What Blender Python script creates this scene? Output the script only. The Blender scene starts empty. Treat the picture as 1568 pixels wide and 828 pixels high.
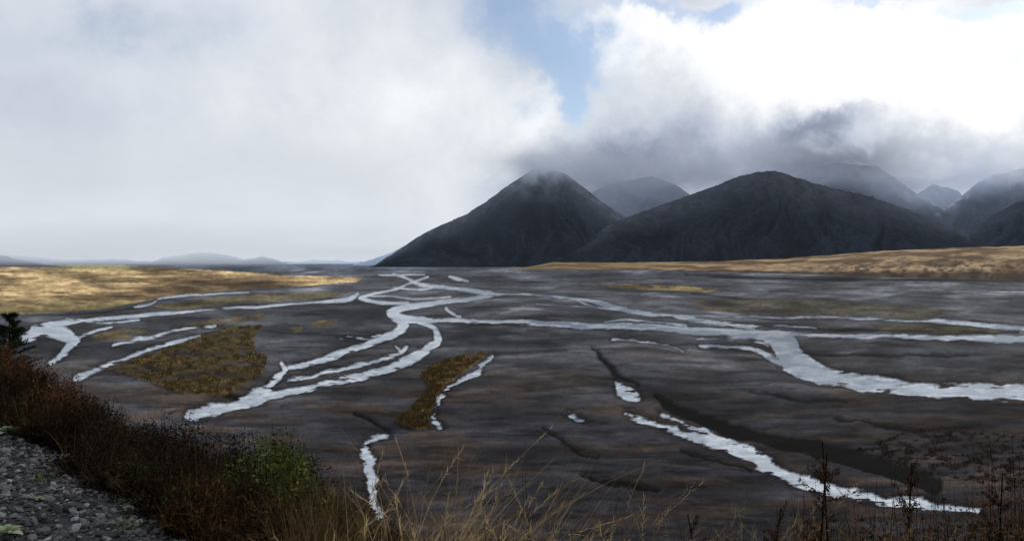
import bpy, math
import numpy as np
from mathutils import Vector
rng = np.random.default_rng(7)
F = 1045.0; CX = 784.0; HY = 400.0; H = 60.0      # survey constants: eye 60 m above the river flats
scene = bpy.context.scene

# ------------------------------------------------------------------ helpers
_tabs = {}
def vn(x, y, seed=0):
    if seed not in _tabs:
        _tabs[seed] = np.random.default_rng(seed + 100).random((256, 256)).astype(np.float32)
    T = _tabs[seed]
    xf = np.floor(x); yf = np.floor(y)
    fx = (x - xf); fy = (y - yf)
    xi = xf.astype(np.int64) & 255; yi = yf.astype(np.int64) & 255
    x1 = (xi + 1) & 255; y1 = (yi + 1) & 255
    fx = fx * fx * (3 - 2 * fx); fy = fy * fy * (3 - 2 * fy)
    return (T[xi, yi] * (1 - fx) + T[x1, yi] * fx) * (1 - fy) + (T[xi, y1] * (1 - fx) + T[x1, y1] * fx) * fy
def fbm(x, y, seed=0, o=4, g=0.5):
    s = 0; a = 1; t = 0
    for i in range(o):
        s = s + a * vn(x * 2 ** i + 17.3 * i, y * 2 ** i + 5.1 * i, seed + i); t += a; a *= g
    return s / t
def sstep(a, b, x):
    t = np.clip((x - a) / (b - a), 0, 1); return t * t * (3 - 2 * t)
def lerp(a, b, t): return a + (b - a) * t

def mesh_np(name, V, Fc, mat, col=None, smooth=False, parent=None):
    V = np.asarray(V, dtype=np.float32); Fc = np.asarray(Fc, dtype=np.int32)
    me = bpy.data.meshes.new(name)
    me.vertices.add(len(V)); me.vertices.foreach_set('co', V.ravel())
    m, k = Fc.shape
    me.loops.add(m * k); me.loops.foreach_set('vertex_index', Fc.ravel())
    me.polygons.add(m); me.polygons.foreach_set('loop_start', np.arange(0, m * k, k, dtype=np.int32))
    me.polygons.foreach_set('use_smooth', np.full(m, smooth, dtype=bool))
    me.update(calc_edges=True)
    if col is not None:
        if col.shape[1] == 3: col = np.concatenate([col, np.ones((len(col), 1))], 1)
        ca = me.color_attributes.new('Col', 'FLOAT_COLOR', 'POINT')
        ca.data.foreach_set('color', col.astype(np.float32).ravel())
    me.materials.append(mat)
    ob = bpy.data.objects.new(name, me); scene.collection.objects.link(ob)
    if parent: ob.parent = parent
    return ob
def grid_faces(nr, nc):
    i = np.arange(nr * nc).reshape(nr, nc)
    return np.stack([i[:-1, :-1], i[:-1, 1:], i[1:, 1:], i[1:, :-1]], -1).reshape(-1, 4)

def new_mat(name):
    m = bpy.data.materials.new(name); m.use_nodes = True
    nt = m.node_tree; nt.nodes.clear()
    return m, nt
class NB:
    def __init__(s, nt): s.nt = nt
    def n(s, t, **kw):
        x = s.nt.nodes.new(t)
        for k, v in kw.items(): setattr(x, k, v)
        return x
    def l(s, a, b): s.nt.links.new(a, b)
    def setin(s, sock, v):
        if isinstance(v, bpy.types.NodeSocket): s.l(v, sock)
        else: sock.default_value = v
    def m(s, op, a, b=0.0, c=0.0, clamp=False):
        x = s.n('ShaderNodeMath', operation=op); x.use_clamp = clamp
        s.setin(x.inputs[0], a); s.setin(x.inputs[1], b); s.setin(x.inputs[2], c)
        return x.outputs[0]
    def vm(s, op, a, b=(0, 0, 0)):
        x = s.n('ShaderNodeVectorMath', operation=op)
        s.setin(x.inputs[0], a); s.setin(x.inputs[1], b); return x.outputs[0]
    def noise(s, vec, scale, detail=4, rough=0.5, col=False):
        x = s.n('ShaderNodeTexNoise'); s.l(vec, x.inputs['Vector'])
        x.inputs['Scale'].default_value = scale; x.inputs['Detail'].default_value = detail
        x.inputs['Roughness'].default_value = rough
        return x.outputs['Color' if col else 'Fac']
    def mapr(s, v, a, b, c, d, smooth=False):
        x = s.n('ShaderNodeMapRange'); x.clamp = True
        if smooth: x.interpolation_type = 'SMOOTHSTEP'
        s.setin(x.inputs[0], v)
        for i, q in enumerate((a, b, c, d)): x.inputs[i + 1].default_value = q
        return x.outputs[0]

def attr_material(name, noise_scales=((1.0, .3),), rough=0.9, bump=0.0, bump_scale=5.0, bump_dist=0.1, spec=0.2, translucent=0.0, airlight=False):
    m, nt = new_mat(name); b = NB(nt)
    out = b.n('ShaderNodeOutputMaterial'); pr = b.n('ShaderNodeBsdfPrincipled')
    at = b.n('ShaderNodeAttribute', attribute_name='Col')
    geo = b.n('ShaderNodeNewGeometry'); c = at.outputs['Color']
    for sc, amt in noise_scales:
        f = b.noise(geo.outputs['Position'], sc, 3, .6)
        f = b.mapr(f, .3, .7, 1 - amt, 1 + amt)
        c = b.vm('SCALE', c); nd = c.node; nt.links.new(f, nd.inputs['Scale'])
    b.l(c, pr.inputs['Base Color'])
    pr.inputs['Roughness'].default_value = rough
    pr.inputs['Specular IOR Level'].default_value = spec
    if airlight:   # far slopes glow to imitate aerial haze, amount stored per vertex
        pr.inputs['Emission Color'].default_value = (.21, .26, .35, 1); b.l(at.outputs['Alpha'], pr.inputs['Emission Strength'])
    if bump > 0:
        bp = b.n('ShaderNodeBump'); bp.inputs['Strength'].default_value = bump; bp.inputs['Distance'].default_value = bump_dist
        b.l(b.noise(geo.outputs['Position'], bump_scale, 6, .65), bp.inputs['Height']); b.l(bp.outputs[0], pr.inputs['Normal'])
    if translucent > 0:
        tr = b.n('ShaderNodeBsdfTranslucent'); b.l(c, tr.inputs['Color'])
        mx = b.n('ShaderNodeMixShader'); mx.inputs[0].default_value = translucent
        b.l(pr.outputs[0], mx.inputs[1]); b.l(tr.outputs[0], mx.inputs[2]); b.l(mx.outputs[0], out.inputs[0])
    else: b.l(pr.outputs[0], out.inputs[0])
    return m

# ------------------------------------------------------------------ camera
cam = bpy.data.cameras.new('camera'); co = bpy.data.objects.new('camera', cam); scene.collection.objects.link(co)
co.location = (0, 0, H); co.rotation_euler = (math.radians(90), 0, 0)
cam.sensor_width = 36; cam.lens = 36 * F / 1568; cam.shift_y = -14 / 1568
cam.clip_start = 0.1; cam.clip_end = 200000
scene.camera = co
scene.view_settings.view_transform = 'Standard'; scene.view_settings.look = 'None'; scene.view_settings.exposure = 0

# ------------------------------------------------------------------ sun + world
az, el = math.radians(58), math.radians(36)
sd_ = Vector((math.sin(az) * math.cos(el), math.cos(az) * math.cos(el), math.sin(el)))
sl = bpy.data.lights.new('sun', 'SUN'); sl.energy = 2.2; sl.angle = math.radians(1.0); sl.color = (1, .94, .85)
so = bpy.data.objects.new('sun', sl); scene.collection.objects.link(so)
so.rotation_euler = sd_.to_track_quat('Z', 'Y').to_euler(); so.location = (0, 0, 300)

w = bpy.data.worlds.new('World'); scene.world = w; w.use_nodes = True
nt = w.node_tree; nt.nodes.clear(); b = NB(nt)
tc = b.n('ShaderNodeTexCoord'); d = tc.outputs['Generated']
nrm = b.vm('NORMALIZE', d)
wn = b.noise(nrm, 3.2, 3, .55, True)
wv = b.vm('SUBTRACT', wn, (.5, .5, .5)); x_ = b.vm('SCALE', wv); x_.node.inputs['Scale'].default_value = .16
wn2 = b.noise(nrm, 12, 6, .62, True)
wv2 = b.vm('SUBTRACT', wn2, (.5, .5, .5)); y_ = b.vm('SCALE', wv2); y_.node.inputs['Scale'].default_value = .12
dd = b.vm('ADD', b.vm('ADD', nrm, x_), y_)
sp = b.n('ShaderNodeSeparateXYZ'); b.l(dd, sp.inputs[0])
A = b.m('ARCTAN2', sp.outputs[0], sp.outputs[1])
E = b.m('ARCSINE', b.m('MAXIMUM', b.m('MINIMUM', sp.outputs[2], 1.0), -1.0))
def gauss(u, v, su, sv, amp, rot=0):
    t = (u - CX) / F; a0 = math.atan(t); ca = math.cos(a0)
    e0 = math.atan((HY - v) / F * ca); s1 = su / F * ca * ca; s2 = sv / F * ca
    da = b.m('SUBTRACT', A, a0); de = b.m('SUBTRACT', E, e0)
    if rot:
        r = math.radians(rot)
        da2 = b.m('ADD', b.m('MULTIPLY', da, math.cos(r)), b.m('MULTIPLY', de, math.sin(r)))
        de2 = b.m('SUBTRACT', b.m('MULTIPLY', de, math.cos(r)), b.m('MULTIPLY', da, math.sin(r)))
        da, de = da2, de2
    da = b.m('DIVIDE', da, s1); de = b.m('DIVIDE', de, s2)
    q = b.m('ADD', b.m('MULTIPLY', da, da), b.m('MULTIPLY', de, de))
    return b.m('MULTIPLY', b.m('EXPONENT', b.m('MULTIPLY', q, -1.0)), amp)
def gsum(lst, base):
    s = base
    for g in lst: s = b.m('ADD', gauss(*g), s)
    return s
L = gsum([(0, 180, 260, 170, -.07), (640, 190, 190, 120, .13), (835, 160, 60, 42, .14), (400, 345, 500, 45, .03),
          (1330, 90, 300, 85, .36), (930, 50, 90, 28, .30), (1130, 40, 150, 45, .28), (1000, 125, 60, 40, -.08),
          (1490, 185, 120, 60, .34), (1060, 185, 140, 40, -.10), (1040, 250, 220, 45, -.28), (1285, 212, 80, 24, -.40),
          (890, 265, 110, 40, -.16), (1200, 300, 400, 50, -.2)], .735)
ns = b.noise(nrm, 7, 8, .6); ns2 = b.noise(nrm, 2.3, 3, .5)
namp = gauss(1150, 90, 520, 230, .42)
L = b.m('ADD', L, b.m('MULTIPLY', b.m('SUBTRACT', ns, .5), b.m('ADD', namp, .28)))
L = b.m('ADD', L, b.m('MULTIPLY', b.m('SUBTRACT', ns2, .5), .22))
cr = b.n('ShaderNodeValToRGB'); b.l(L, cr.inputs[0])
els = cr.color_ramp.elements
els[0].position = 0.08; els[0].color = (.13, .155, .22, 1)
els[1].position = 1.0; els[1].color = (1.03, 1.03, 1.04, 1)
for p, c in ((.3, (.26, .30, .395, 1)), (.55, (.49, .54, .65, 1)), (.75, (.71, .75, .815, 1)), (.9, (.93, .95, .98, 1))):
    e = els.new(p); e.color = c
B = gsum([(868, 105, 75, 50, 1.15), (790, 30, 125, 70, 1.0), (886, 165, 24, 34, .85), (1120, 10, 70, 24, 1.25), (1510, 0, 90, 16, 1.2),
          (1000, 8, 70, 14, .6), (230, 40, 280, 60, .44), (1330, 0, 70, 9, .8)], 0.0)
B = b.m('ADD', B, b.m('MULTIPLY', b.m('SUBTRACT', ns, .5), 1.4))
Bm = b.mapr(B, .12, 1.05, 0, .9, True)
bgc = b.n('ShaderNodeBackground'); b.l(cr.outputs[0], bgc.inputs[0]); bgc.inputs[1].default_value = 1.0
sky = b.n('ShaderNodeTexSky', sky_type='NISHITA'); sky.sun_disc = False; sky.sun_elevation = el; sky.sun_rotation = az
bgs = b.n('ShaderNodeBackground'); b.l(sky.outputs[0], bgs.inputs[0]); bgs.inputs[1].default_value = .13
mx = b.n('ShaderNodeMixShader'); b.l(Bm, mx.inputs[0]); b.l(bgc.outputs[0], mx.inputs[1]); b.l(bgs.outputs[0], mx.inputs[2])
wo = b.n('ShaderNodeOutputWorld'); b.l(mx.outputs[0], wo.inputs[0])

# ------------------------------------------------------------------ river flats
STREAMS = [
 [(602,419,3),(625,427,4),(645,436,6),(690,441,6),(730,446,6),(752,450,7),(728,457,7),(680,462,7),(640,467,8),(610,473,11),(598,481,15),(612,488,14),(650,490,8),(700,491,6),(780,493,7),(850,497,8),(930,500,9),(1000,501,10),(1060,506,11),(1120,510,15),(1175,516,22),(1203,530,36),(1215,548,40),(1245,568,32),(1290,582,24),(1360,592,20),(1440,598,22),(1568,602,28),(1760,610,32)],
 [(745,450,5),(800,451,3),(860,455,4),(910,461,6),(940,470,9),(970,477,7),(1020,483,6),(1070,490,7),(1130,498,6),(1180,509,7),(1230,513,8),(1300,514,6),(1400,516,6),(1480,518,8),(1568,519,11),(1700,522,12)],
 [(1040,484,3),(1120,484,3),(1200,486,4),(1300,488,3),(1400,491,4),(1480,495,5),(1568,503,7),(1700,510,8)],
 [(1080,497,2),(1160,499,3),(1250,502,2)],[(880,458,2),(905,468,3),(950,474,3)],
 [(1065,520,3),(1100,519,4),(1150,522,5),(1175,530,4)],[(1070,530,2),(1120,532,3),(1160,538,5),(1195,555,10)],
 [(940,520,2),(980,524,2.5),(1020,529,2.5),(1046,538,2)],
 [(605,484,13),(617,500,14),(602,513,11),(570,523,8),(530,537,8),(500,548,9),(470,556,5),(440,562,3)],
 [(635,490,6),(663,503,7),(668,520,11),(650,540,13),(615,556,12),(570,572,10),(520,583,8),(470,592,8),(420,603,12),(380,613,14),(340,626,17),(300,636,18)],
 [(430,555,4),(433,570,9),(415,585,11),(395,600,12),(370,612,10)],[(440,584,3),(490,572,5),(550,559,6),(600,545,4),(625,530,3)],
 [(500,588,3),(550,573,4),(600,560,4),(640,548,3)],
 [(548,450,5),(533,459,7),(490,462,3),(400,469,3),(320,474,3),(250,480,5),(170,486,5),(110,492,8),(70,503,16),(38,518,12)],
 [(55,505,14),(90,510,24),(110,522,18),(98,538,14),(80,552,8)],[(118,518,4),(140,510,5),(170,502,3)],
 [(303,515,3),(270,522,4),(230,535,4),(190,550,5),(150,566,8),(118,580,9)],[(172,529,4),(205,522,7),(242,515,3)],
 [(230,516,2),(280,503,2.5),(330,500,2.5)],[(100,487,2),(160,495,3),(210,489,3)],
 [(752,547,4),(735,562,9),(710,578,8),(690,592,7),(675,605,5),(668,622,4),(670,640,3),(677,656,4)],
 [(592,669,3),(565,676,7),(553,688,12),(562,705,14),(570,730,16),(568,760,14),(585,790,10)],
 [(940,584,4),(950,597,12),(965,607,14),(977,613,3)],
 [(957,636,3),(1000,648,6),(1050,664,11),(1100,680,14),(1140,694,18),(1180,715,18),(1230,738,18),(1300,756,15),(1380,770,13),(1440,776,10),(1500,779,8)],
 [(1012,632,3),(1060,655,5),(1110,675,8),(1155,688,4)],[(868,633,2),(895,643,3)],
 [(655,424,3),(625,435,4),(600,445,4),(570,450,4),(553,457,6),(580,463,5),(625,464,4)],[(688,423,3),(700,427,5),(716,431,3)],
 [(600,440,2),(640,444,3),(680,437,2)],[(580,421,2),(615,421,2.5),(650,420,2)],[(560,452,2),(600,454,2.5),(640,458,3),(690,455,2)],
 [(1443,446,1),(1568,447,2),(1700,448,2)],[(682,472,3),(690,479,4),(702,485,3)],[(524,516,2),(560,516,2),(585,513,2)],
 [(205,470,1.5),(232,465,2.5),(245,458,3),(290,452,2.5),(330,450,2),(380,448,1.5)],[(610,541,2),(606,530,2)],
 [(820,466,1.5),(900,470,2),(960,470,2)],[(925,493,2),(960,490,3),(1010,494,3),(1050,499,3)],
]
SCARPS = [
 [(1000,608,8),(1030,625,16),(1075,643,18),(1120,659,19),(1180,672,22),(1260,690,26),(1340,714,30),(1430,746,26)],
 [(895,727,5),(930,738,10),(1008,751,8)],[(905,535,4),(935,565,9),(975,592,5)],[(1215,541,3),(1300,545,4),(1480,546,3)],
 [(545,635,4),(575,650,6),(590,662,4)],[(1040,690,3),(1150,718,5)],[(300,602,7),(380,606,7),(405,585,4)],
 [(1220,503,3),(1350,506,4),(1560,509,4)],[(830,655,3),(880,690,4),(910,700,3)],
 [(-100,482,2),(100,482,2),(220,470,2)],[(1050,421,3),(1200,427,4),(1568,430,5),(1700,432,5)],[(1060,449,2),(1250,470,3),(1400,478,2)],
 [(1280,640,3),(1400,660,5),(1500,650,3)],[(1150,600,2),(1220,612,4),(1300,615,2)],
]
cols = np.concatenate([np.linspace(-1400, -130, 110, endpoint=False), np.arange(-130, 1700, 1.25), np.linspace(1700, 3000, 110)])
rows = np.concatenate([HY + np.array([.6, 1.0, 1.6, 2.3]), np.arange(HY + 3, 505, .7), np.arange(505, 860, 1.1), np.geomspace(862, 9000, 40)])
U, Vv = np.meshgrid(cols, rows)
near = np.clip((Vv - HY) / 200, 0.03, 1.2)
UW = U + near * ((fbm(U / 40, Vv / 18, 3, 3) - .5) * 20 + (fbm(U / 7, Vv / 3.5, 9, 3) - .5) * 3.0)
VW = Vv + near * ((fbm(U / 40 + 40, Vv / 18, 5, 3) - .5) * 10 + (fbm(U / 7 + 9, Vv / 3, 11, 3) - .5) * 3.0)
def catmull(pts, n=7):
    P = np.array(pts, float); P = np.vstack([2 * P[0] - P[1], P, 2 * P[-1] - P[-2]]); out = []
    for i in range(1, len(P) - 2):
        for k in range(n):
            t = k / n
            out.append(.5 * ((2 * P[i]) + (-P[i - 1] + P[i + 1]) * t + (2 * P[i - 1] - 5 * P[i] + 4 * P[i + 1] - P[i + 2]) * t * t + (-P[i - 1] + 3 * P[i] - 3 * P[i + 1] + P[i + 2]) * t ** 3))
    out.append(P[-2]); return np.array(out)
def field(strokes, marg=36.0):
    S = np.full(U.shape, marg)
    for st in strokes:
        c = catmull(st)
        for a, q in zip(c[:-1], c[1:]):
            m = marg + max(a[2], q[2]) / 2 + 12
            c0 = np.searchsorted(cols, min(a[0], q[0]) - m); c1 = np.searchsorted(cols, max(a[0], q[0]) + m)
            r0 = np.searchsorted(rows, min(a[1], q[1]) - m); r1 = np.searchsorted(rows, max(a[1], q[1]) + m)
            if c1 <= c0 or r1 <= r0: continue
            x = UW[r0:r1, c0:c1]; y = VW[r0:r1, c0:c1]
            dx, dy = q[0] - a[0], q[1] - a[1]; l2 = dx * dx + dy * dy + 1e-9
            t = np.clip(((x - a[0]) * dx + (y - a[1]) * dy) / l2, 0, 1)
            dist = np.hypot(x - a[0] - t * dx, y - a[1] - t * dy) - .5 * (a[2] + t * (q[2] - a[2]))
            S[r0:r1, c0:c1] = np.minimum(S[r0:r1, c0:c1], dist)
    return S
SD = field(STREAMS); SC = field(SCARPS)
wnb = fbm(U / 30, Vv / 8, 15, 4)                       # local widening / pinching, mid-channel bars
SD = SD + near * (wnb - .5) * 8 + near * 34 * np.clip(fbm(U / 30 + 5, Vv / 4.5, 17, 3) - .64, 0, 1)
def inpoly(poly):
    p = np.array(poly, float); ins = np.zeros(U.shape, bool)
    for (x1, y1), (x2, y2) in zip(p, np.roll(p, -1, 0)):
        if y1 == y2: continue
        c = ((y1 > VW) != (y2 > VW)) & (UW < (x2 - x1) * (VW - y1) / (y2 - y1) + x1)
        ins ^= c
    return ins.astype(float)
sw = (fbm(U / 200, Vv / 60, 21, 2) - .5)
n1 = fbm(U / 170 + sw * 1.5, Vv / 20 + sw * 2, 30, 5)
n2 = fbm(U / 48, Vv / 8 + sw * 2, 40, 5)
n3 = fbm(U / 12, Vv / 4, 50, 4)
n4 = fbm(U / 4, Vv / 2, 55, 2)
y = H * F / (Vv - HY); x = (U - CX) / F * y
wx1 = fbm(x / 55 + 10, y / 90 + 10, 160, 5); wx2 = fbm(x / 14 + 3, y / 14 + 3, 165, 4)
rel = .45 + 1.1 * near * (wx1 - .4) + .5 * near * (n2 - .5) + .4 * near * (wx2 - .5)
rel = np.clip(rel, .10, 4)
Z = rel * sstep(0, 12, SD) + .22 * np.tanh(SD / 2.0)
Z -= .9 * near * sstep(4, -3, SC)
Z = np.where(SD > 1, np.maximum(Z, .06), Z)
g = lerp(.70, 1.30, sstep(.25, .75, n1)) * lerp(.74, 1.26, sstep(.25, .75, n2)) * lerp(.80, 1.2, n3) * lerp(.82, 1.18, n4) * lerp(.72, 1.28, sstep(.3, .7, wx1)) * lerp(.8, 1.2, wx2)
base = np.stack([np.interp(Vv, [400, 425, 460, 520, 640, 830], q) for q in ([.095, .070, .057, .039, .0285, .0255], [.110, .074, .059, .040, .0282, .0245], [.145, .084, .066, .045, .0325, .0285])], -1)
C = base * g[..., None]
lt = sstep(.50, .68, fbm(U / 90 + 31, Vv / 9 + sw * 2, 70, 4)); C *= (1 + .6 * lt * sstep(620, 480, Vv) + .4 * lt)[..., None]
# former flood channels: long soft dark threads between the bars
dk_ = sstep(.54, .68, fbm(U / 75 + 61, Vv / 6 + sw * 2, 75, 5)); C *= (1 - .42 * dk_)[..., None]
C *= (1 - .55 * sstep(9, 1, SD / np.maximum(near, .3)))[..., None]
brown = sstep(.45, .66, fbm(U / 110 + 77, Vv / 13, 80, 4)) * sstep(500, 640, Vv)
C = lerp(C, C * np.array([1.5, 1.18, .88]), brown[..., None])
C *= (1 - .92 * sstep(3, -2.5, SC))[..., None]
def paint(mask, c, k=1.0):
    global C
    C = lerp(C, np.array(c) * (lerp(.4, 1.6, sstep(.2, .8, n2)) * lerp(.5, 1.5, n3) * lerp(.7, 1.3, n4))[..., None], (mask * k)[..., None])
fields = inpoly([(-1400, 404), (60, 403), (140, 402), (300, 412), (450, 422), (560, 425), (545, 432), (440, 440), (330, 446), (240, 458), (150, 474), (60, 480), (-1400, 530)])
fields *= sstep(-.5, 2, SD)
st1 = fbm(U / 60, Vv / 4.5, 33, 5)
gold = sstep(.40, .58, st1 * .5 + n1 * .5 + .05 * sstep(300, 50, U))
paint(fields, (.15, .10, .05)); paint(fields * gold, (.46, .33, .165), .9)
green = fields * sstep(448, 468, Vv) * sstep(.35, .6, n2); paint(green, (.085, .080, .03), .8)
paint(fields * sstep(.54, .64, fbm(U / 40 + 3, Vv / 3.5, 34, 4)), (.085, .06, .04), .6)
gf = inpoly([(60, 407), (180, 405), (260, 409), (200, 414), (90, 414)]); paint(gf, (.16, .18, .07), .6)
mid = inpoly([(230, 470), (330, 455), (480, 447), (540, 448), (500, 456), (380, 464), (260, 474)]) * sstep(0, 3, SD); paint(mid, (.10, .08, .035), .7)
V1 = inpoly([(160, 568), (230, 543), (300, 515), (360, 502), (402, 499), (385, 520), (390, 540), (406, 552), (398, 575), (370, 594), (330, 611), (280, 604), (220, 588)])
V2 = inpoly([(607, 652), (640, 622), (657, 600), (650, 575), (665, 560), (700, 548), (746, 540), (737, 552), (702, 573), (682, 592), (668, 612), (662, 640), (667, 658), (640, 663)])
V3 = inpoly([(280, 498), (350, 486), (412, 479), (408, 488), (340, 499)]) + inpoly([(470, 495), (515, 489), (512, 498), (488, 503)]) + inpoly([(442, 503), (460, 500), (465, 508), (448, 514)]) + inpoly([(140, 515), (190, 505), (230, 507), (200, 520), (150, 526)])
V7 = inpoly([(885, 434), (1000, 436), (1108, 443), (1100, 448), (950, 442)])
V8 = inpoly([(1060, 462), (1150, 456), (1300, 463), (1480, 476), (1420, 488), (1200, 483), (1080, 476)]) + inpoly([(1330, 498), (1450, 497), (1550, 506), (1500, 512), (1350, 505)])
V9 = inpoly([(1300, 690), (1420, 655), (1568, 665), (1700, 690), (1700, 750), (1500, 745), (1400, 722)]) * sstep(.48, .56, fbm(U / 12, Vv / 5, 91, 3))
land = sstep(0, 2.5, SD)
for vm_, cc, k in ((V1 * sstep(.25, .45, n3 * .5 + n2 * .5), (.066, .046, .017), .95), (V2, (.085, .052, .018), .95), (np.minimum(V3, 1) * sstep(.3, .5, n3), (.085, .065, .03), .9), (V7 * sstep(.3, .5, n3), (.16, .12, .05), .9), (np.minimum(V8, 1), (.050, .043, .026), .75), (V9, (.010, .007, .006), .95)):
    paint(vm_ * land, cc, k)
C = lerp(C, C * .35, ((V1 + V2) * sstep(.5, .68, fbm(U / 9, Vv / 4, 95, 4)))[..., None])
Z += (V1 + V2) * land * near * (.5 + .9 * n3)
far = sstep(414, 402, Vv) * (1 - .5 * fields); C = lerp(C, np.array([.12, .14, .19]) * lerp(.6, 1.4, n2)[..., None], (far * .8)[..., None])  # distance haze mixed into the ground colour
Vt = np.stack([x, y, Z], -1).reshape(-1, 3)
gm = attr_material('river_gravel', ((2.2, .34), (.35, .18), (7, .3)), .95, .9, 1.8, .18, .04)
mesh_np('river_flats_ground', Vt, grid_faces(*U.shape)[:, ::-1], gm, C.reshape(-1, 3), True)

# water surface: level sheet filling the channels, thinning out to nothing over the shallow margins
m, nt = new_mat('river_water'); b = NB(nt)
out = b.n('ShaderNodeOutputMaterial'); geo = b.n('ShaderNodeNewGeometry'); P = geo.outputs['Position']
at = b.n('ShaderNodeAttribute', attribute_name='Col')
df = b.n('ShaderNodeBsdfDiffuse'); gl = b.n('ShaderNodeBsdfGlossy'); mxs = b.n('ShaderNodeMixShader')
nf2 = b.noise(P, .9, 4, .6); nf3 = b.noise(P, .35, 4, .6)
c = b.vm('SCALE', at.outputs['Color']); nt.links.new(b.mapr(nf3, .35, .65, .8, 1.2), c.node.inputs['Scale'])
b.l(c, df.inputs[0]); gl.inputs['Color'].default_value = (.66, .71, .77, 1); gl.inputs['Roughness'].default_value = .2
bp = b.n('ShaderNodeBump'); bp.inputs['Strength'].default_value = .3; bp.inputs['Distance'].default_value = .10; b.l(nf2, bp.inputs['Height'])
b.l(bp.outputs[0], gl.inputs['Normal']); b.l(bp.outputs[0], df.inputs['Normal'])
mxs.inputs[0].default_value = .55; b.l(df.outputs[0], mxs.inputs[1]); b.l(gl.outputs[0], mxs.inputs[2])
tr = b.n('ShaderNodeBsdfTransparent'); mx2 = b.n('ShaderNodeMixShader')
b.l(at.outputs['Alpha'], mx2.inputs[0]); b.l(tr.outputs[0], mx2.inputs[1]); b.l(mxs.outputs[0], mx2.inputs[2]); b.l(mx2.outputs[0], out.inputs[0])
Fa = grid_faces(*U.shape)[:, ::-1]; sdf = SD.ravel(); sel = sdf[Fa].min(1) < 2.2; Fw = Fa[sel]
used, inv = np.unique(Fw, return_inverse=True); Fw = inv.reshape(Fw.shape)
rif = sstep(.38, .64, fbm(U / 26, Vv / 4.5, 170, 4)); deep = sstep(-1, -9, SD / np.maximum(near, .35))
wc = lerp(np.array([.15, .175, .21]), np.array([.52, .55, .58]), np.clip(rif * (1 - .55 * deep) + .22 * sstep(900, 500, U), 0, 1)[..., None])
wa = sstep(1.8, -1.8, SD + near * (n4 - .5) * 2) * (1 - .35 * sstep(.55, .75, n3) * (1 - deep))
Vw = np.stack([x, y, np.zeros_like(x) + .012], -1).reshape(-1, 3)[used]
Vw[:, 2] = np.maximum(Vw[:, 2], np.minimum(Z.ravel()[used] + .03, .30))
mesh_np('river_water', Vw, Fw, m, np.concatenate([wc, wa[..., None]], -1).reshape(-1, 4)[used], True)

def leaf_mesh(cent, size, col, rs):
    n = len(cent); a = rs.normal(size=(n, 3)); a /= np.linalg.norm(a, axis=1)[:, None]
    c = rs.normal(size=(n, 3)); c = np.cross(a, c); c /= np.linalg.norm(c, axis=1)[:, None]
    s = size[:, None]; V = np.stack([cent - a * s, cent + c * s * .45, cent + a * s, cent - c * s * .45], 1).reshape(-1, 3)
    return V, np.arange(4 * n).reshape(n, 4), np.repeat(col, 4, 0)
def blade_mesh(base, dirv, length, width, bend, col, rs, seg=4, tip=.12):
    n = len(base); dirv = dirv / np.linalg.norm(dirv, axis=1)[:, None]
    side = np.cross(dirv, rs.normal(size=(n, 3))); side /= np.linalg.norm(side, axis=1)[:, None]
    Vs = []
    for k in range(seg + 1):
        t = k / seg; p = base + dirv * (length * t)[:, None] + bend * (length * t * t)[:, None]
        wd = (width * (tip + (1 - tip) * (1 - t)))[:, None] * .5
        Vs += [p - side * wd, p + side * wd]
    V = np.stack(Vs, 1); K = 2 * (seg + 1); idx = np.arange(n)[:, None] * K
    Fs = [np.concatenate([idx + 2 * k, idx + 2 * k + 1, idx + 2 * k + 3, idx + 2 * k + 2], 1) for k in range(seg)]
    return V.reshape(-1, 3), np.concatenate(Fs, 0), np.repeat(col, K, 0)
class Acc:
    def __init__(s): s.V = []; s.F = []; s.C = []; s.n = 0
    def add(s, t):
        V, Fc, C = t; s.V.append(V); s.F.append(Fc + s.n); s.C.append(C); s.n += len(V)
    def make(s, name, mat, smooth=False, parent=None): return mesh_np(name, np.concatenate(s.V), np.concatenate(s.F), mat, np.concatenate(s.C), smooth, parent)
fol = attr_material('foliage', ((3.0, .25),), .9, 0, 1, 1, .04, .25)
flatV = np.concatenate([np.flatnonzero((V1 * land * (n2 > .45)).ravel() > .5), np.repeat(np.flatnonzero((V2 * land).ravel() > .5), 2)])
NT = 22000; pick = rng.choice(flatV, NT); bs = Vt[pick] + rng.normal(size=(NT, 3)) * [.3, .6, 0]
hv = n3.ravel()[pick]; kp = rng.random(NT) < sstep(.35, .65, hv) + .1; bs = bs[kp]; nn = len(bs)
mixc = rng.random((nn, 1)); cc = lerp(np.array([.03, .025, .012]), np.array([.14, .088, .032]), mixc ** 2)
ac = Acc(); ac.add(blade_mesh(bs, np.stack([rng.normal(0, .4, nn), rng.normal(0, .4, nn), np.ones(nn)], 1), rng.uniform(.3, 1.3, nn), rng.uniform(.25, .6, nn), rng.normal(0, .1, (nn, 3)), cc, rng, 2))
v9 = np.flatnonzero((V9 * land).ravel() > .5); pk = rng.choice(v9, 2500); b9 = Vt[pk] + rng.normal(size=(2500, 3)) * [.2, .3, 0]
ac.add(blade_mesh(b9, np.stack([rng.normal(0, .5, 2500), rng.normal(0, .5, 2500), np.ones(2500)], 1), rng.uniform(.2, .8, 2500), rng.uniform(.15, .4, 2500), rng.normal(0, .1, (2500, 3)), np.array([.014, .009, .007]) * rng.uniform(.5, 1.8, (2500, 1)), rng, 2))
ac.make('island_tussock', fol)

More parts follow.
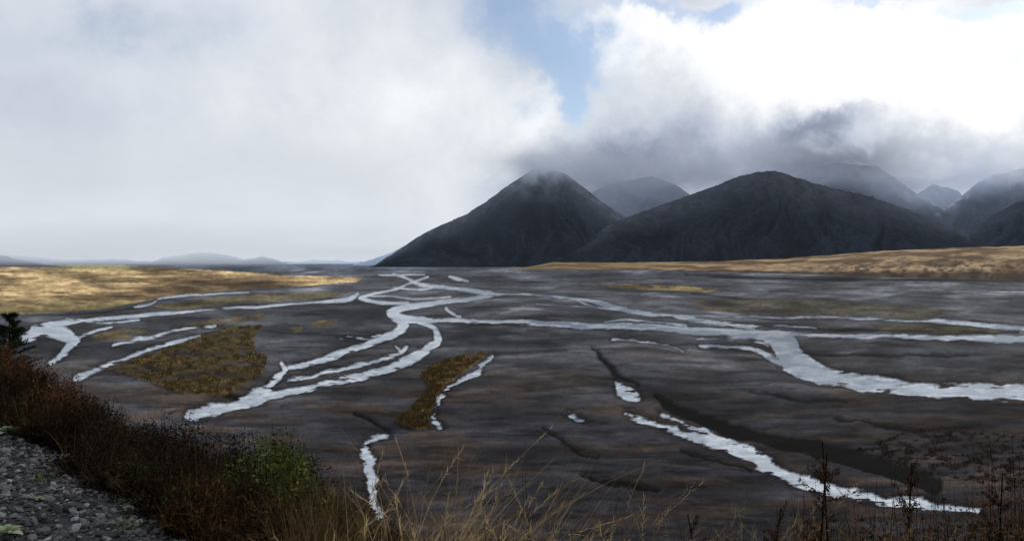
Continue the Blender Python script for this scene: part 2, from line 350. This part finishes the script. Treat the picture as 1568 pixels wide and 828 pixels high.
# ------------------------------------------------------------------ alluvial fan terrace
fu = np.arange(760, 2700, 2.5); ft = np.linspace(0, 1, 80)
FU, FT = np.meshgrid(fu, ft)
top = np.interp(fu, [760, 800, 850, 950, 1100, 1200, 1300, 1400, 1568, 2700], [412, 409, 401, 402, 400, 396, 389, 383, 378, 360])
bot = np.interp(fu, [760, 800, 850, 950, 1100, 1200, 1300, 1400, 1568, 2700], [413, 413.5, 413, 413, 416, 419, 422, 426, 429, 440])
yb = H * F / (bot - HY); yt = np.maximum(6100, yb + 600)
zt = H + (HY - top) / F * yt
Y = yb + (yt - yb) * FT
Zf = zt * (FT ** .9) + (fbm(FU / 30, FT * 8, 120, 4) - .5) * 6 * FT + 10 * sstep(0, .03, FT) * sstep(1000, 1500, FU) + (vn(FU / 14, FT * 2, 122) - .5) * 6 * sstep(0, .04, FT) - .3
nA = fbm(FU / 60, FT * 5, 130, 5); nB = fbm(FU / 9, FT * 20, 140, 4)
Cf = lerp(np.array([.29, .205, .125]), np.array([.12, .08, .048]), sstep(.40, .60, nA)[..., None]) * lerp(.5, 1.5, nB)[..., None]
Cf = lerp(Cf, np.array([.05, .04, .03]), (sstep(.53, .60, fbm(FU / 8, FT * 26, 150, 3)) * sstep(.65, .15, FT) * sstep(1050, 1350, FU) * .85)[..., None])
Cf = lerp(Cf, np.array([.035, .028, .022]), (sstep(.10, .02, FT) * .85)[..., None])
Cf = lerp(Cf, np.array([.10, .08, .04]), (sstep(1100, 900, FU) * .5)[..., None])
fan = attr_material('dry_grass_fan', ((.02, .25), (.1, .2)), .95, 0, 1, 1, .02)
mesh_np('alluvial_terrace', np.stack([(FU - CX) / F * Y, Y, Zf], -1).reshape(-1, 3), grid_faces(*FU.shape), fan, Cf.reshape(-1, 3), True)

# ------------------------------------------------------------------ mountains
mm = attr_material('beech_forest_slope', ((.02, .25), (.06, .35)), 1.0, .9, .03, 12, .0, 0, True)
def mountain(name, prof, yf, yr, dark, light, seed, amp=.16, snow=0, air=(.05, .15), expo=.85, back=1.5, du=1.6):
    us = np.arange(prof[0][0], prof[-1][0] + du, du); px = np.array(prof, float)
    vr = np.interp(us, px[:, 0], px[:, 1]); k = np.ones(5) / 5
    vr = np.convolve(np.pad(vr, 2, mode='edge'), k, 'valid')
    vr = vr + (fbm(us / 14, us * 0 + seed, seed + 70, 4) - .5) * 3.0
    ts = np.concatenate([np.linspace(0, 1, 140), np.linspace(1.02, back, 24)])
    MU, MT = np.meshgrid(us, ts)
    Y = yf + (yr - yf) * MT; Zr = H + (HY - vr) / F * yr; Zr = np.maximum(Zr, 0)[None, :]
    tt = np.clip(MT, 0, 1); sh = np.where(MT <= 1, tt ** expo, 1 - (MT - 1) * 1.6)
    wob = (fbm(MU / 90, MT * 1.8, seed + 5, 3) - .5) * 2.4
    r1 = fbm(MU / 60 + wob, MT * 1.1 + 3, seed, 2)
    r2 = 1 - np.abs(fbm(MU / 34 + wob * 2.2, MT * 1.7 + 3, seed + 9, 4) - .5) * 3
    env = np.sin(np.pi * np.clip(MT, 0, 1)) ** .8
    Zm = Zr * sh + Zr * amp * env * (r1 - .5) * 1.7 + Zr * amp * .62 * env * (r2 - .5) + Zr * .016 * (fbm(MU / 3.5, MT * 34, seed + 20, 3) - .5) * (MT > .05)
    hz = sstep(.45, 1, MT)  # lighter towards the ridge: aerial haze mixed into the slope colour
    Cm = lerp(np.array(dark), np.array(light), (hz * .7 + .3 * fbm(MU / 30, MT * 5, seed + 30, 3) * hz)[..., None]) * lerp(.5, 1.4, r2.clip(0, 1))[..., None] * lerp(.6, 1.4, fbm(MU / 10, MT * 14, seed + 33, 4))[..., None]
    if snow:
        s = sstep(.50, .68, fbm(MU / 9 + wob * 4, MT * 6, seed + 40, 4)) * sstep(.68, .95, MT + .12 * (r1 - .5)) * snow
        Cm = lerp(Cm, np.array([.26, .29, .34]), s[..., None])
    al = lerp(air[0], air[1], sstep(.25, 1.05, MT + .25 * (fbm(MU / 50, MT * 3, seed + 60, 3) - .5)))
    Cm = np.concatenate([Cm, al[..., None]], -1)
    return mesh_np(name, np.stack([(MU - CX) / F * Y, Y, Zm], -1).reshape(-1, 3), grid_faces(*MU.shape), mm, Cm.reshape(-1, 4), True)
DK = (.0095, .0120, .0165); LT = (.025, .027, .032)
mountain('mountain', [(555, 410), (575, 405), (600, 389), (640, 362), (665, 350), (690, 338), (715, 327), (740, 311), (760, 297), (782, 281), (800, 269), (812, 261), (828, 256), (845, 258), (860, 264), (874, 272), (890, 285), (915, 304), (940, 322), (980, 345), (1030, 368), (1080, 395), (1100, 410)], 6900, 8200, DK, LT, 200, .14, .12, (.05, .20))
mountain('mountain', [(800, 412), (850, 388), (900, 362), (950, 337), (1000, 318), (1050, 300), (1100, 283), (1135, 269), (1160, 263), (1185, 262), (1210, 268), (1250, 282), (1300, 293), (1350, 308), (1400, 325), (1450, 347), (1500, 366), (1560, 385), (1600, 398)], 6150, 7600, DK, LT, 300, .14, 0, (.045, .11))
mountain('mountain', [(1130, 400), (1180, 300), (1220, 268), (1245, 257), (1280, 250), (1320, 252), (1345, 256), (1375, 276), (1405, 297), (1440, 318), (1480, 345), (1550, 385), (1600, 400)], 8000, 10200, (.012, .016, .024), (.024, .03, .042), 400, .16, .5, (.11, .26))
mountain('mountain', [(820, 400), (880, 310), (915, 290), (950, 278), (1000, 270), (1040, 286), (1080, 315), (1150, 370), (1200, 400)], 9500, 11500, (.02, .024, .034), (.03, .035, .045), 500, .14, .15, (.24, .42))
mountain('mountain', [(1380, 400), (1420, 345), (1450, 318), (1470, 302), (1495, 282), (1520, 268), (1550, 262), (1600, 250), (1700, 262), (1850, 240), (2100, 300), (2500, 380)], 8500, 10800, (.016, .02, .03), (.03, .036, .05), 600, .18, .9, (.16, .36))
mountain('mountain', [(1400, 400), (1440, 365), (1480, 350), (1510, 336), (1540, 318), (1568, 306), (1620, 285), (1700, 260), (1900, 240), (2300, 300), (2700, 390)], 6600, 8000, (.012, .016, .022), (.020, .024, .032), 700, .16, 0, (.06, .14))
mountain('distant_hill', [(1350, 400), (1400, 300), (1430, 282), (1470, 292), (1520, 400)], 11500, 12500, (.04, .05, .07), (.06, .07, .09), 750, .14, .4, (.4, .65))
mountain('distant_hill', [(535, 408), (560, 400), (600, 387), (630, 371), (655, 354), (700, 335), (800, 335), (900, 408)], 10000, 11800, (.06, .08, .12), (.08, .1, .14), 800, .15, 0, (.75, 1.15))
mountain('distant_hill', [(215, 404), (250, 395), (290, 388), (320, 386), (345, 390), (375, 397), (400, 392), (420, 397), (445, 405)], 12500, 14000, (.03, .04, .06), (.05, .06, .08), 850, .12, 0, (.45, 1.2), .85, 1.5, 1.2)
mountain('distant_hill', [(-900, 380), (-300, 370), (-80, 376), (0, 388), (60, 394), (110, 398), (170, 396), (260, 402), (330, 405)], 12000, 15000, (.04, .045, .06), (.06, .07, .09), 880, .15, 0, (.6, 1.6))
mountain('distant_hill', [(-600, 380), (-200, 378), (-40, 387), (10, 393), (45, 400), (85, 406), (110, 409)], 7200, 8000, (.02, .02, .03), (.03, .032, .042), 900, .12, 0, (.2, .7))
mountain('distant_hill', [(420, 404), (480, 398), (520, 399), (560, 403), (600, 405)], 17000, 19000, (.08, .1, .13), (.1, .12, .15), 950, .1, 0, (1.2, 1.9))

# ------------------------------------------------------------------ cloud banks (glowing see-through sheets imitating cloud, fog and haze at their distance)
m, nt = new_mat('cloud_glow'); b = NB(nt)
out = b.n('ShaderNodeOutputMaterial'); at = b.n('ShaderNodeAttribute', attribute_name='Col'); em = b.n('ShaderNodeEmission'); tr = b.n('ShaderNodeBsdfTransparent')
mxs = b.n('ShaderNodeMixShader'); b.l(at.outputs['Color'], em.inputs[0]); b.l(at.outputs['Alpha'], mxs.inputs[0]); b.l(tr.outputs[0], mxs.inputs[1]); b.l(em.outputs[0], mxs.inputs[2]); b.l(mxs.outputs[0], out.inputs[0])
CLOUD = m
def cloud(name, D, u0, u1, v0, v1, fn, step=3.0, seed=0):
    us = np.arange(u0, u1, step); vs = np.arange(v0, v1, step * .8); CU, CV = np.meshgrid(us, vs)
    Yc = D * (1 + .05 * (fbm(CU / 90, CV / 60, seed, 3) - .5)); al, col = fn(CU, CV)
    ed = sstep(u0, u0 + 80, CU) * sstep(u1, u1 - 80, CU) * sstep(v0, v0 + 30, CV)
    rgba = np.concatenate([col, (np.clip(al, 0, 1) * ed)[..., None]], -1)
    return mesh_np(name, np.stack([(CU - CX) / F * Yc, Yc, H + (HY - CV) / F * Yc], -1).reshape(-1, 3), grid_faces(*CU.shape), CLOUD, rgba.reshape(-1, 4), True)
def left_fog(u, v):
    n = fbm(u / 120, v / 40, 1000, 4); lim = 396 + 18 * (n - .5) + np.interp(u, [-900, 0, 120, 300, 450, 560, 640], [6, 5, 5, -3, 1, 3, 3])
    a = .82 * sstep(lim + 12, lim - 24, v) + .18; a *= sstep(150, 300, v) * sstep(740, 520, u) * sstep(409, 401, v)
    c = np.array([.67, .71, .765]) * lerp(.94, 1.07, n)[..., None] * np.interp(v, [250, 330, 375, 400], [1, 1.06, .98, .80])[..., None]
    return a, c
cloud('cloud_bank', 11900, -1100, 760, 130, 410, left_fog, 4, 1)
def haze_l(u, v):
    n = fbm(u / 150, v / 30, 1060, 4)
    return sstep(410, 396, v) * sstep(330, 385, v) * .52 * sstep(600, 350, u) * lerp(.6, 1.2, n), np.array([.57, .62, .69]) * np.ones(u.shape + (1,))
cloud('cloud_bank', 6600, -1100, 640, 320, 412, haze_l, 3, 6)
def wn_(u, v, s):
    q = (fbm(u / 60, v / 60, s + 50, 3) - .5) * 1.6
    return fbm(u / 80 + q, v / 42 + q, s, 5)
def peak_cloud(u, v):
    n = wn_(u, v, 1100); lim = np.interp(u, [800, 900, 1000, 1100, 1200, 1300, 1400, 1500, 1600, 2000], [280, 308, 304, 290, 274, 268, 290, 280, 274, 262]) + 50 * (n - .5)
    a = .96 * sstep(lim + 38, lim - 26, v) * sstep(210, 285, v + 90 * (n - .5)) * sstep(760, 900, u)
    dk = np.exp(-((u - 1265) / 85) ** 2 - ((v - 232) / 30) ** 2)
    vv = np.clip((v + 30 * (n - .5) - 190) / 100, 0, 1)[..., None]
    c = lerp(np.array([.46, .50, .59]), np.array([.165, .195, .265]), vv) * lerp(1.0, 1.75, sstep(1320, 1460, u))[..., None]
    c = lerp(c, np.array([.12, .14, .19]), (.8 * dk)[..., None]) * lerp(.75, 1.25, n)[..., None]
    return a, c
cloud('cloud_bank', 9100, 700, 2100, 130, 360, peak_cloud, 2.5, 2)
def front_cloud(u, v):
    n = wn_(u + 300, v, 1150); lim = np.interp(u, [1120, 1180, 1250, 1330, 1420, 1560, 2000], [244, 256, 268, 266, 272, 270, 262]) + 50 * (n - .5)
    a = .8 * sstep(lim + 25, lim - 20, v) * sstep(205, 250, v + 60 * (n - .5)) * sstep(1080, 1250, u) * sstep(.3, .6, n) * lerp(1, .6, sstep(1330, 1450, u))
    return a, lerp(np.array([.16, .185, .245]), np.array([.44, .48, .55]), sstep(1300, 1450, u)[..., None]) * lerp(.75, 1.3, n)[..., None]
cloud('cloud_bank', 7900, 1000, 2100, 170, 340, front_cloud, 2.5, 4)
def wisp(u, v):
    ang = (u - 828) / np.maximum(v - 215, 8)
    n = fbm(ang * 3.2 + 20, v / 50, 1200, 4) * .5 + .5 * fbm(u / 30, v / 18, 1210, 4)
    q = np.exp(-(ang / 1.1) ** 2) * sstep(318, 262, v) * sstep(232, 252, v)
    q2 = np.exp(-((u - 832) / 70) ** 2 - ((v - 247) / 19) ** 2)
    a = np.clip(q * sstep(.36, .66, n) * .42 + q2 * lerp(.8, 1.25, n), 0, .96)
    return a, lerp(np.array([.26, .30, .385]), np.array([.40, .44, .52]), sstep(268, 232, v)[..., None]) * lerp(.88, 1.12, n)[..., None]
cloud('cloud_bank', 6700, 640, 1020, 180, 345, wisp, 1.6, 3)

# ------------------------------------------------------------------ foreground bank
def edge_d(x, y): return .742 * (y - 4.15) + .67 * (np.minimum(x, .3) + 1.9) + .15 * np.maximum(x - .3, 0)
def hill_z(x, y):
    dd = edge_d(x, y); sp_ = np.log1p(np.exp(np.clip(dd * 5, -30, 30))) / 5; sp_ = np.where(dd > 5, dd, sp_)
    z = H - 1.72 - .8 * sp_ - .4 * np.maximum(dd - 6, 0)
    return z + .05 * (fbm(x * 1.1 + 50, y * 1.1 + 50, 1300, 3) - .5)
s = np.linspace(-1, 1, 420); gx = -3 + np.sinh(s * 4.6) / np.sinh(4.6) * 260; gy = 6 + np.sinh(s * 4.6) / np.sinh(4.6) * 160
GX, GY = np.meshgrid(gx, gy); GZ = np.maximum(hill_z(GX, GY), -3)
ed = edge_d(GX, GY); nn_ = fbm(GX * 3 + 20, GY * 3 + 20, 1310, 4)
Cb = lerp(np.array([.030, .031, .034]), np.array([.012, .009, .006]), sstep(-.1, .25, ed)[..., None]) * lerp(.6, 1.4, nn_)[..., None]
bm_ = attr_material('roadside_gravel_soil', ((30, .3), (90, .3)), .9, .8, 60, .02, .05)
mesh_np('roadside_bank', np.stack([GX, GY, GZ], -1).reshape(-1, 3), grid_faces(*GX.shape), bm_, Cb.reshape(-1, 3), True)

# gravel stones
t = (1 + 5 ** .5) / 2
ico = np.array([(-1, t, 0), (1, t, 0), (-1, -t, 0), (1, -t, 0), (0, -1, t), (0, 1, t), (0, -1, -t), (0, 1, -t), (t, 0, -1), (t, 0, 1), (-t, 0, -1), (-t, 0, 1)]) / math.hypot(1, t)
icf = np.array([(0, 11, 5), (0, 5, 1), (0, 1, 7), (0, 7, 10), (0, 10, 11), (1, 5, 9), (5, 11, 4), (11, 10, 2), (10, 7, 6), (7, 1, 8), (3, 9, 4), (3, 4, 2), (3, 2, 6), (3, 6, 8), (3, 8, 9), (4, 9, 5), (2, 4, 11), (6, 2, 10), (8, 6, 7), (9, 8, 1)])
N = 50000; sx = rng.uniform(-10.5, -.8, N); sy = rng.uniform(2.8, 12.5, N); de = edge_d(sx, sy); uu = CX + F * sx / sy
k = (de < .12 + .25 * rng.random(N)) & (uu > -90) & (uu < 420) & (rng.random(N) < np.clip(1.3 - sy / 14, .3, 1)); sx, sy = sx[k], sy[k]; N = len(sx)
r = rng.gamma(4, .0045, N).clip(.006, .045)
base = ico[None] * rng.uniform(.6, 1.25, (N, 12, 1)) * r[:, None, None] * np.stack([rng.uniform(.8, 1.3, N), rng.uniform(.8, 1.3, N), rng.uniform(.45, .8, N)], 1)[:, None, :]
th = rng.uniform(0, 6.28, N); c_, s_ = np.cos(th)[:, None], np.sin(th)[:, None]
bx = base[..., 0] * c_ - base[..., 1] * s_; by = base[..., 0] * s_ + base[..., 1] * c_
tl = rng.normal(0, .3, (N, 1)); bz = base[..., 2] + bx * tl
SV = np.stack([bx + sx[:, None], by + sy[:, None], bz + (hill_z(sx, sy) + r * .3)[:, None]], -1).reshape(-1, 3)
scol = np.repeat(np.array([[1, 1.0, 1.05]]) * (rng.gamma(2.0, .024, (N, 1)).clip(.010, .26)), 12, 0)
st = attr_material('crushed_stone', ((60, .3),), .8, 0, 1, 1, .15)
mesh_np('roadside_gravel', SV, (icf[None] + (np.arange(N) * 12)[:, None, None]).reshape(-1, 3), st, scol)

# scrub
silU = [-200, 0, 40, 80, 110, 140, 180, 230, 280, 320, 360, 400, 430, 460, 490, 520, 560, 600, 640, 700]
silV = [495, 520, 528, 548, 572, 590, 592, 600, 616, 634, 638, 626, 636, 672, 704, 716, 744, 785, 820, 860]
RUST = np.array([.060, .026, .012]); DARK = np.array([.011, .008, .0055]); BRN = np.array([.028, .018, .010]); GRN = np.array([.050, .066, .015]); OLV = np.array([.030, .034, .012]); STRAW = np.array([.33, .245, .125]); ORG = np.array([.13, .072, .026])
lv = Acc(); tw = Acc(); gr = Acc()
def shrub(px, py, hgt, rad, col, col2, nleaf, ls=.014, leggy=1.0):
    gz = float(hill_z(np.array(px), np.array(py))); nb = int(rng.integers(9, 18))
    th = rng.uniform(0, 6.28, nb); rr = rad * np.sqrt(rng.random(nb)); hh = hgt * (1 - .4 * (rr / rad) ** 2) * rng.uniform(.6, 1.05, nb)
    tip = np.stack([px + rr * np.cos(th), py + rr * np.sin(th), gz + hh], 1); root = np.array([px, py, gz - .05]) + rng.normal(0, .05, (nb, 3))
    dv = tip - root; ln = np.linalg.norm(dv, axis=1)
    tw.add(blade_mesh(root, dv, ln * 1.04, np.full(nb, .011), rng.normal(0, .07, (nb, 3)), np.tile(DARK * 1.1, (nb, 1)), rng, 4))
    bi = rng.integers(0, nb, nleaf); t_ = rng.uniform(.15, 1.0, nleaf) ** .7
    cp = root[bi] + dv[bi] * t_[:, None] + rng.normal(0, 1, (nleaf, 3)) * (.02 + .075 * rad / .4 * (1.12 - t_) * leggy)[:, None]
    cp[:, 2] = np.maximum(cp[:, 2], gz + .01)
    q = (rng.random((nleaf, 1)) * sstep(.45, 1, t_)[:, None]); tone = rng.uniform(.6, 1.4, (nb, 1))[bi]  # inner leaves darker: shade inside the clump put into the leaf colour
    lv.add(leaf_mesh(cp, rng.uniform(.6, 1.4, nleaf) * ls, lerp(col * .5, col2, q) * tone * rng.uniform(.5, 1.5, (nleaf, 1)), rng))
    nt_ = nb * 6; bi = rng.integers(0, nb, nt_); t_ = rng.uniform(.5, 1, nt_); b0 = root[bi] + dv[bi] * t_[:, None]
    dr = dv[bi] / ln[bi][:, None] + rng.normal(0, .6, (nt_, 3))
    tw.add(blade_mesh(b0, dr, rng.uniform(.06, .20, nt_) * (.6 + .4 * leggy), np.full(nt_, .005), rng.normal(0, .15, (nt_, 3)), np.tile(lerp(BRN, col2, .5), (nt_, 1)) * rng.uniform(.4, 1.8, (nt_, 1)), rng, 2))
cnt = 0
while cnt < 470:
    u = rng.uniform(-200, 650); tu = (u - CX) / F; ye = 1.807 / (.742 + .67 * tu); f = rng.random()
    py = ye + .28 + f * np.interp(u, [-200, 0, 300, 650], [4.5, 4.5, 3.6, 3.0]); px = tu * py
    clump = float(fbm(np.array(px * .9 + 30), np.array(py * .9 + 30), 1400, 2))
    zt_ = H - (np.interp(u, silU, silV) - HY) / F * py
    hg = (zt_ - float(hill_z(np.array(px), np.array(py)))) * (1.14 - .6 * (1 - clump) ** 1.2) * (1 - .12 * rng.random()); hg = min(hg, .22 + 2.2 * f * rng.uniform(.5, 1.1))
    if hg < .08: continue
    rad = min(.45, .18 + .28 * hg); q = .35 * rng.random() + .65 * sstep(.3, .7, float(fbm(np.array(px * .7 + 3), np.array(py * .7 + 3), 1420, 2)))
    if u > 470: c1, c2 = (DARK, ORG * .7) if rng.random() < .5 else (DARK, BRN)
    elif q < .42: c1, c2 = DARK * .7, BRN * .9
    elif q < .56: c1, c2 = DARK * .8, OLV * 1.4
    elif q < .80: c1, c2 = DARK, RUST
    elif q < .9: c1, c2 = DARK * .7, BRN * .7
    else: c1, c2 = BRN * .7, ORG * .7
    if u < 120 and f > .4: c1, c2 = BRN, RUST * (1.4 + .9 * rng.random())
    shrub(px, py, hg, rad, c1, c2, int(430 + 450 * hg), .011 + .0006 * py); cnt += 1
for i in range(28):      # green broom clump
    u = rng.normal(425, 24); tu = (u - CX) / F; ye = 1.807 / (.742 + .67 * tu); py = ye + rng.uniform(1.6, 3.2); px = tu * py
    hg = (H - (np.interp(u, [370, 400, 430, 460, 480], [650, 630, 632, 668, 700]) + rng.uniform(-2, 40) - HY) / F * py) - float(hill_z(np.array(px), np.array(py)))
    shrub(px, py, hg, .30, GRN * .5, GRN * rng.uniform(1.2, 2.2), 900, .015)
# right-hand scrub
for i in range(250):
    u = rng.uniform(1220, 1700) if i > 18 else rng.uniform(1060, 1240); py = rng.uniform(2.7, 4.2); px = (u - CX) / F * py
    vt_ = np.interp(u, [1040, 1200, 1240, 1300, 1400, 1500, 1568, 1640], [826, 812, 800, 790, 782, 768, 742, 720]) + rng.uniform(-16, 34)
    hg = (H - (vt_ - HY) / F * py - float(hill_z(np.array(px), np.array(py)))) * 1.04
    c1, c2 = [(DARK, BRN * 1.6), (BRN, RUST * 1.9), (DARK, ORG), (OLV * .6, OLV * 1.9), (BRN, RUST * 1.7)][rng.integers(0, 5)]
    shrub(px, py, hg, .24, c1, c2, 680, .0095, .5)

# grasses
def tuft(px, py, n, hmin, hmax, col, lean, wd=.004, spread=.12, seed=True):
    gz = float(hill_z(np.array(px), np.array(py)))
    base = np.stack([px + rng.normal(0, spread, n), py + rng.normal(0, spread, n), np.full(n, gz)], 1)
    dv = np.stack([rng.normal(lean * .4, .14, n), rng.normal(0, .12, n), np.ones(n)], 1); ln = rng.uniform(hmin, hmax, n)
    bend = np.stack([rng.normal(lean * .8, .2, n), rng.normal(0, .12, n), -rng.uniform(.02, .28, n)], 1)
    gr.add(blade_mesh(base, dv, ln, rng.uniform(.6, 1.2, n) * wd, bend, col * rng.uniform(.4, 1.5, (n, 1)), rng, 7))
    if seed:
        dn = dv / np.linalg.norm(dv, axis=1)[:, None]; sel = rng.random(n) < .4; M = 16
        for k2 in range(M):
            t_ = .78 + .22 * k2 / M; p = base + dn * (ln * t_)[:, None] + bend * (ln * t_ * t_)[:, None]; p = p[sel]
            gr.add(blade_mesh(p, dn[sel] * 1 + bend[sel] * 1.4 + rng.normal(0, .35, p.shape), rng.uniform(.02, .06, len(p)), np.full(len(p), .0034), np.zeros(p.shape), np.tile(col * 1.1, (len(p), 1)), rng, 1))
for i in range(64):
    u = rng.uniform(455, 640); tu = (u - CX) / F; ye = 1.807 / (.742 + .67 * tu); py = ye + rng.uniform(.3, 2.2); px = tu * py
    zt_ = H - (np.interp(u, silU, silV) - HY - 5) / F * py; hh = zt_ - float(hill_z(np.array(px), np.array(py)))
    tuft(px, py, 26, hh * .45, hh * 1.05, lerp(STRAW, ORG, rng.random() ** .6) * rng.uniform(.15, .75), rng.uniform(-.1, .35), .005, .1, i % 3 == 0)
for i in range(44):
    u = rng.normal(668, 82); py = rng.uniform(2.9, 4.0); px = (u - CX) / F * py
    vt_ = np.interp(u, [540, 600, 640, 700, 780, 860], [765, 728, 712, 722, 752, 800]) + rng.uniform(-15, 60)
    hh = H - (vt_ - HY) / F * py - float(hill_z(np.array(px), np.array(py)))
    tuft(px, py, 10, hh * .75, hh * 1.3, lerp(STRAW * 1.5, ORG * .8, rng.random() ** 1.5 * .8), rng.uniform(.02, .5), .0042, .15, i % 2 == 0)
for i in range(26):       # dark dead stems among the straw
    u = rng.uniform(540, 900); py = rng.uniform(2.9, 3.8); px = (u - CX) / F * py
    hh = H - (rng.uniform(745, 820) - HY) / F * py - float(hill_z(np.array(px), np.array(py)))
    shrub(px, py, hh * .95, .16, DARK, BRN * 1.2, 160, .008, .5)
for i in range(40):
    u = rng.uniform(780, 1180); py = rng.uniform(2.8, 3.6); px = (u - CX) / F * py
    hh = H - (rng.uniform(775, 835) - HY) / F * py - float(hill_z(np.array(px), np.array(py)))
    tuft(px, py, 9, hh * .8, hh * 1.2, STRAW * rng.uniform(.4, 1), rng.uniform(-.1, .4), .003, .1)
for i in range(40):
    u = rng.uniform(1200, 1600); py = rng.uniform(2.8, 3.6); px = (u - CX) / F * py
    hh = H - (rng.uniform(765, 825) - HY) / F * py - float(hill_z(np.array(px), np.array(py)))
    tuft(px, py, 12, hh * .8, hh * 1.12, lerp(STRAW, ORG, rng.random()) * .7, rng.uniform(-.2, .2), .003, .08)
for i in range(46):
    u = rng.uniform(-60, 380); tu = (u - CX) / F; ye = 1.807 / (.742 + .67 * tu); py = ye + rng.uniform(.2, 3.5); px = tu * py
    tuft(px, py, 20, .2, .5 + .15 * (py - ye), lerp(STRAW * .5, OLV * 1.5, rng.random()), rng.uniform(-.2, .2), .005, .09, False)
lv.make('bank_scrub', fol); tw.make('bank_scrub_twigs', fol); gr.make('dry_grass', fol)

# small weeds on the gravel
wd_ = Acc()
for i in range(160):
    px = rng.uniform(-8, -1.5); py = rng.uniform(3.5, 10); e_ = float(edge_d(np.array(px), np.array(py)))
    if not (-1.6 < e_ < .2) or rng.random() > .25 + max(0, e_ + .8): continue
    n = 40; gz = float(hill_z(np.array(px), np.array(py)))
    wd_.add(leaf_mesh(np.stack([px + rng.normal(0, .05, n), py + rng.normal(0, .05, n), gz + rng.uniform(.015, .06, n)], 1), rng.uniform(.006, .014, n), np.array([.06, .09, .03]) * rng.uniform(.6, 1.6, (n, 1)), rng))
wd_.make('gravel_weeds', fol)
def mullein(u, v, R):
    py = 1.68 * F / (v - HY); px = (u - CX) / F * py; gz = float(hill_z(np.array(px), np.array(py))); Vs = []; Fs = []; n0 = 0
    for k_ in range(15):
        th = k_ * 2.4; ln = R * (1 - .035 * k_); up = .25 + .07 * k_; seg = 6
        for j in range(seg + 1):
            t_ = j / seg; r_ = ln * t_ * math.cos(up * .9); z_ = ln * (t_ * math.sin(up) - .25 * t_ ** 3) + .03; wv_ = ln * .24 * math.sin(math.pi * min(1, t_ * .86 + .1)) ** .8
            for s2, dz in ((-1, .25), (0, 0), (1, .25)):
                Vs.append((px + r_ * math.cos(th) - s2 * wv_ * math.sin(th), py + r_ * math.sin(th) + s2 * wv_ * math.cos(th), gz + z_ + dz * wv_))
        for j in range(seg):
            for q_ in range(2):
                a = n0 + j * 3 + q_; Fs.append((a, a + 1, a + 4, a + 3))
        n0 += 3 * (seg + 1)
    Vs = np.array(Vs); cl = np.array([.20, .26, .15]) * rng.uniform(.75, 1.15, (len(Vs), 1)); mesh_np('mullein_plant', Vs, np.array(Fs), fol, cl, True)
for q_ in ((14, 645, .17), (98, 668, .08), (6, 815, .12), (266, 818, .10), (196, 750, .05), (60, 760, .04)): mullein(*q_)

# dock plants with seed heads
def dock(u, v_top, py, lean):
    px = (u - CX) / F * py; gz = float(hill_z(np.array(px), np.array(py))); hh = H - (v_top - HY) / F * py - gz; a_ = Acc()
    root = np.array([[px, py, gz]]); dv = np.array([[lean, .05, 1.0]]); bd = np.array([[lean * .3, 0, 0]]); dn = dv / np.linalg.norm(dv)
    for _ in range(3): a_.add(blade_mesh(root, dv, np.array([hh]), np.array([.018]), bd, DARK[None] * 1.2, rng, 10, .35))
    for k_ in range(18):
        t_ = rng.uniform(.5, .97); p = root + dn * hh * t_ + bd * hh * t_ * t_; dr = np.array([[rng.normal(0, .7), rng.normal(0, .7), .9]]); ln = rng.uniform(.05, .17) * (1.3 - t_) * 2
        a_.add(blade_mesh(p, dr, np.array([ln]), np.array([.006]), np.zeros((1, 3)), DARK[None], rng, 3)); M = 44
        tt = rng.uniform(.1, 1, M)[:, None]; cp = p + dr / np.linalg.norm(dr) * ln * tt + rng.normal(0, .007, (M, 3))
        a_.add(leaf_mesh(cp, rng.uniform(.005, .010, M), np.array([.035, .018, .011]) * rng.uniform(.5, 1.5, (M, 1)), rng))
    a_.make('dock_plant', fol)
for q_ in ((1238, 700, 3.0, .06), (1285, 682, 3.2, -.02), (1378, 715, 3.1, .05), (1150, 782, 3.0, .1), (1110, 792, 3.2, -.1), (1520, 732, 3.0, .05)): dock(*q_)

# young pine at the left
def pine(u, v_top, py):
    px = (u - CX) / F * py; gz = float(hill_z(np.array(px), np.array(py))); hh = H - (v_top - HY) / F * py - gz
    root = bpy.data.objects.new('pine_tree', None); scene.collection.objects.link(root); a_ = Acc(); t2 = Acc()
    for _ in range(4): t2.add(blade_mesh(np.array([[px, py, gz]]), np.array([[0, 0, 1.]]), np.array([hh]), np.array([.07]), np.zeros((1, 3)), DARK[None] * 1.5, rng, 6))
    for k_ in range(150):
        t_ = rng.uniform(.1, .97); R = hh * .34 * (1 - t_) ** .7 * rng.uniform(.6, 1.15) + .06; th = rng.uniform(0, 6.28); p = np.array([[px, py, gz + hh * t_]])
        dr = np.array([[math.cos(th), math.sin(th), .35]]); t2.add(blade_mesh(p, dr, np.array([R]), np.array([.012]), np.zeros((1, 3)), DARK[None], rng, 2))
        M = 110; tt = rng.uniform(.1, 1.05, M)[:, None]; cp = p + dr / np.linalg.norm(dr) * R * tt
        a_.add(blade_mesh(cp, dr + rng.normal(0, .8, (M, 3)), rng.uniform(.04, .10, M), np.full(M, .011), np.zeros((M, 3)), np.array([.011, .018, .009]) * rng.uniform(.5, 1.6, (M, 1)), rng, 1))
    t2.make('trunk_and_limbs', fol, parent=root); a_.make('needles', fol, parent=root)
pine(14, 478, 14.0)
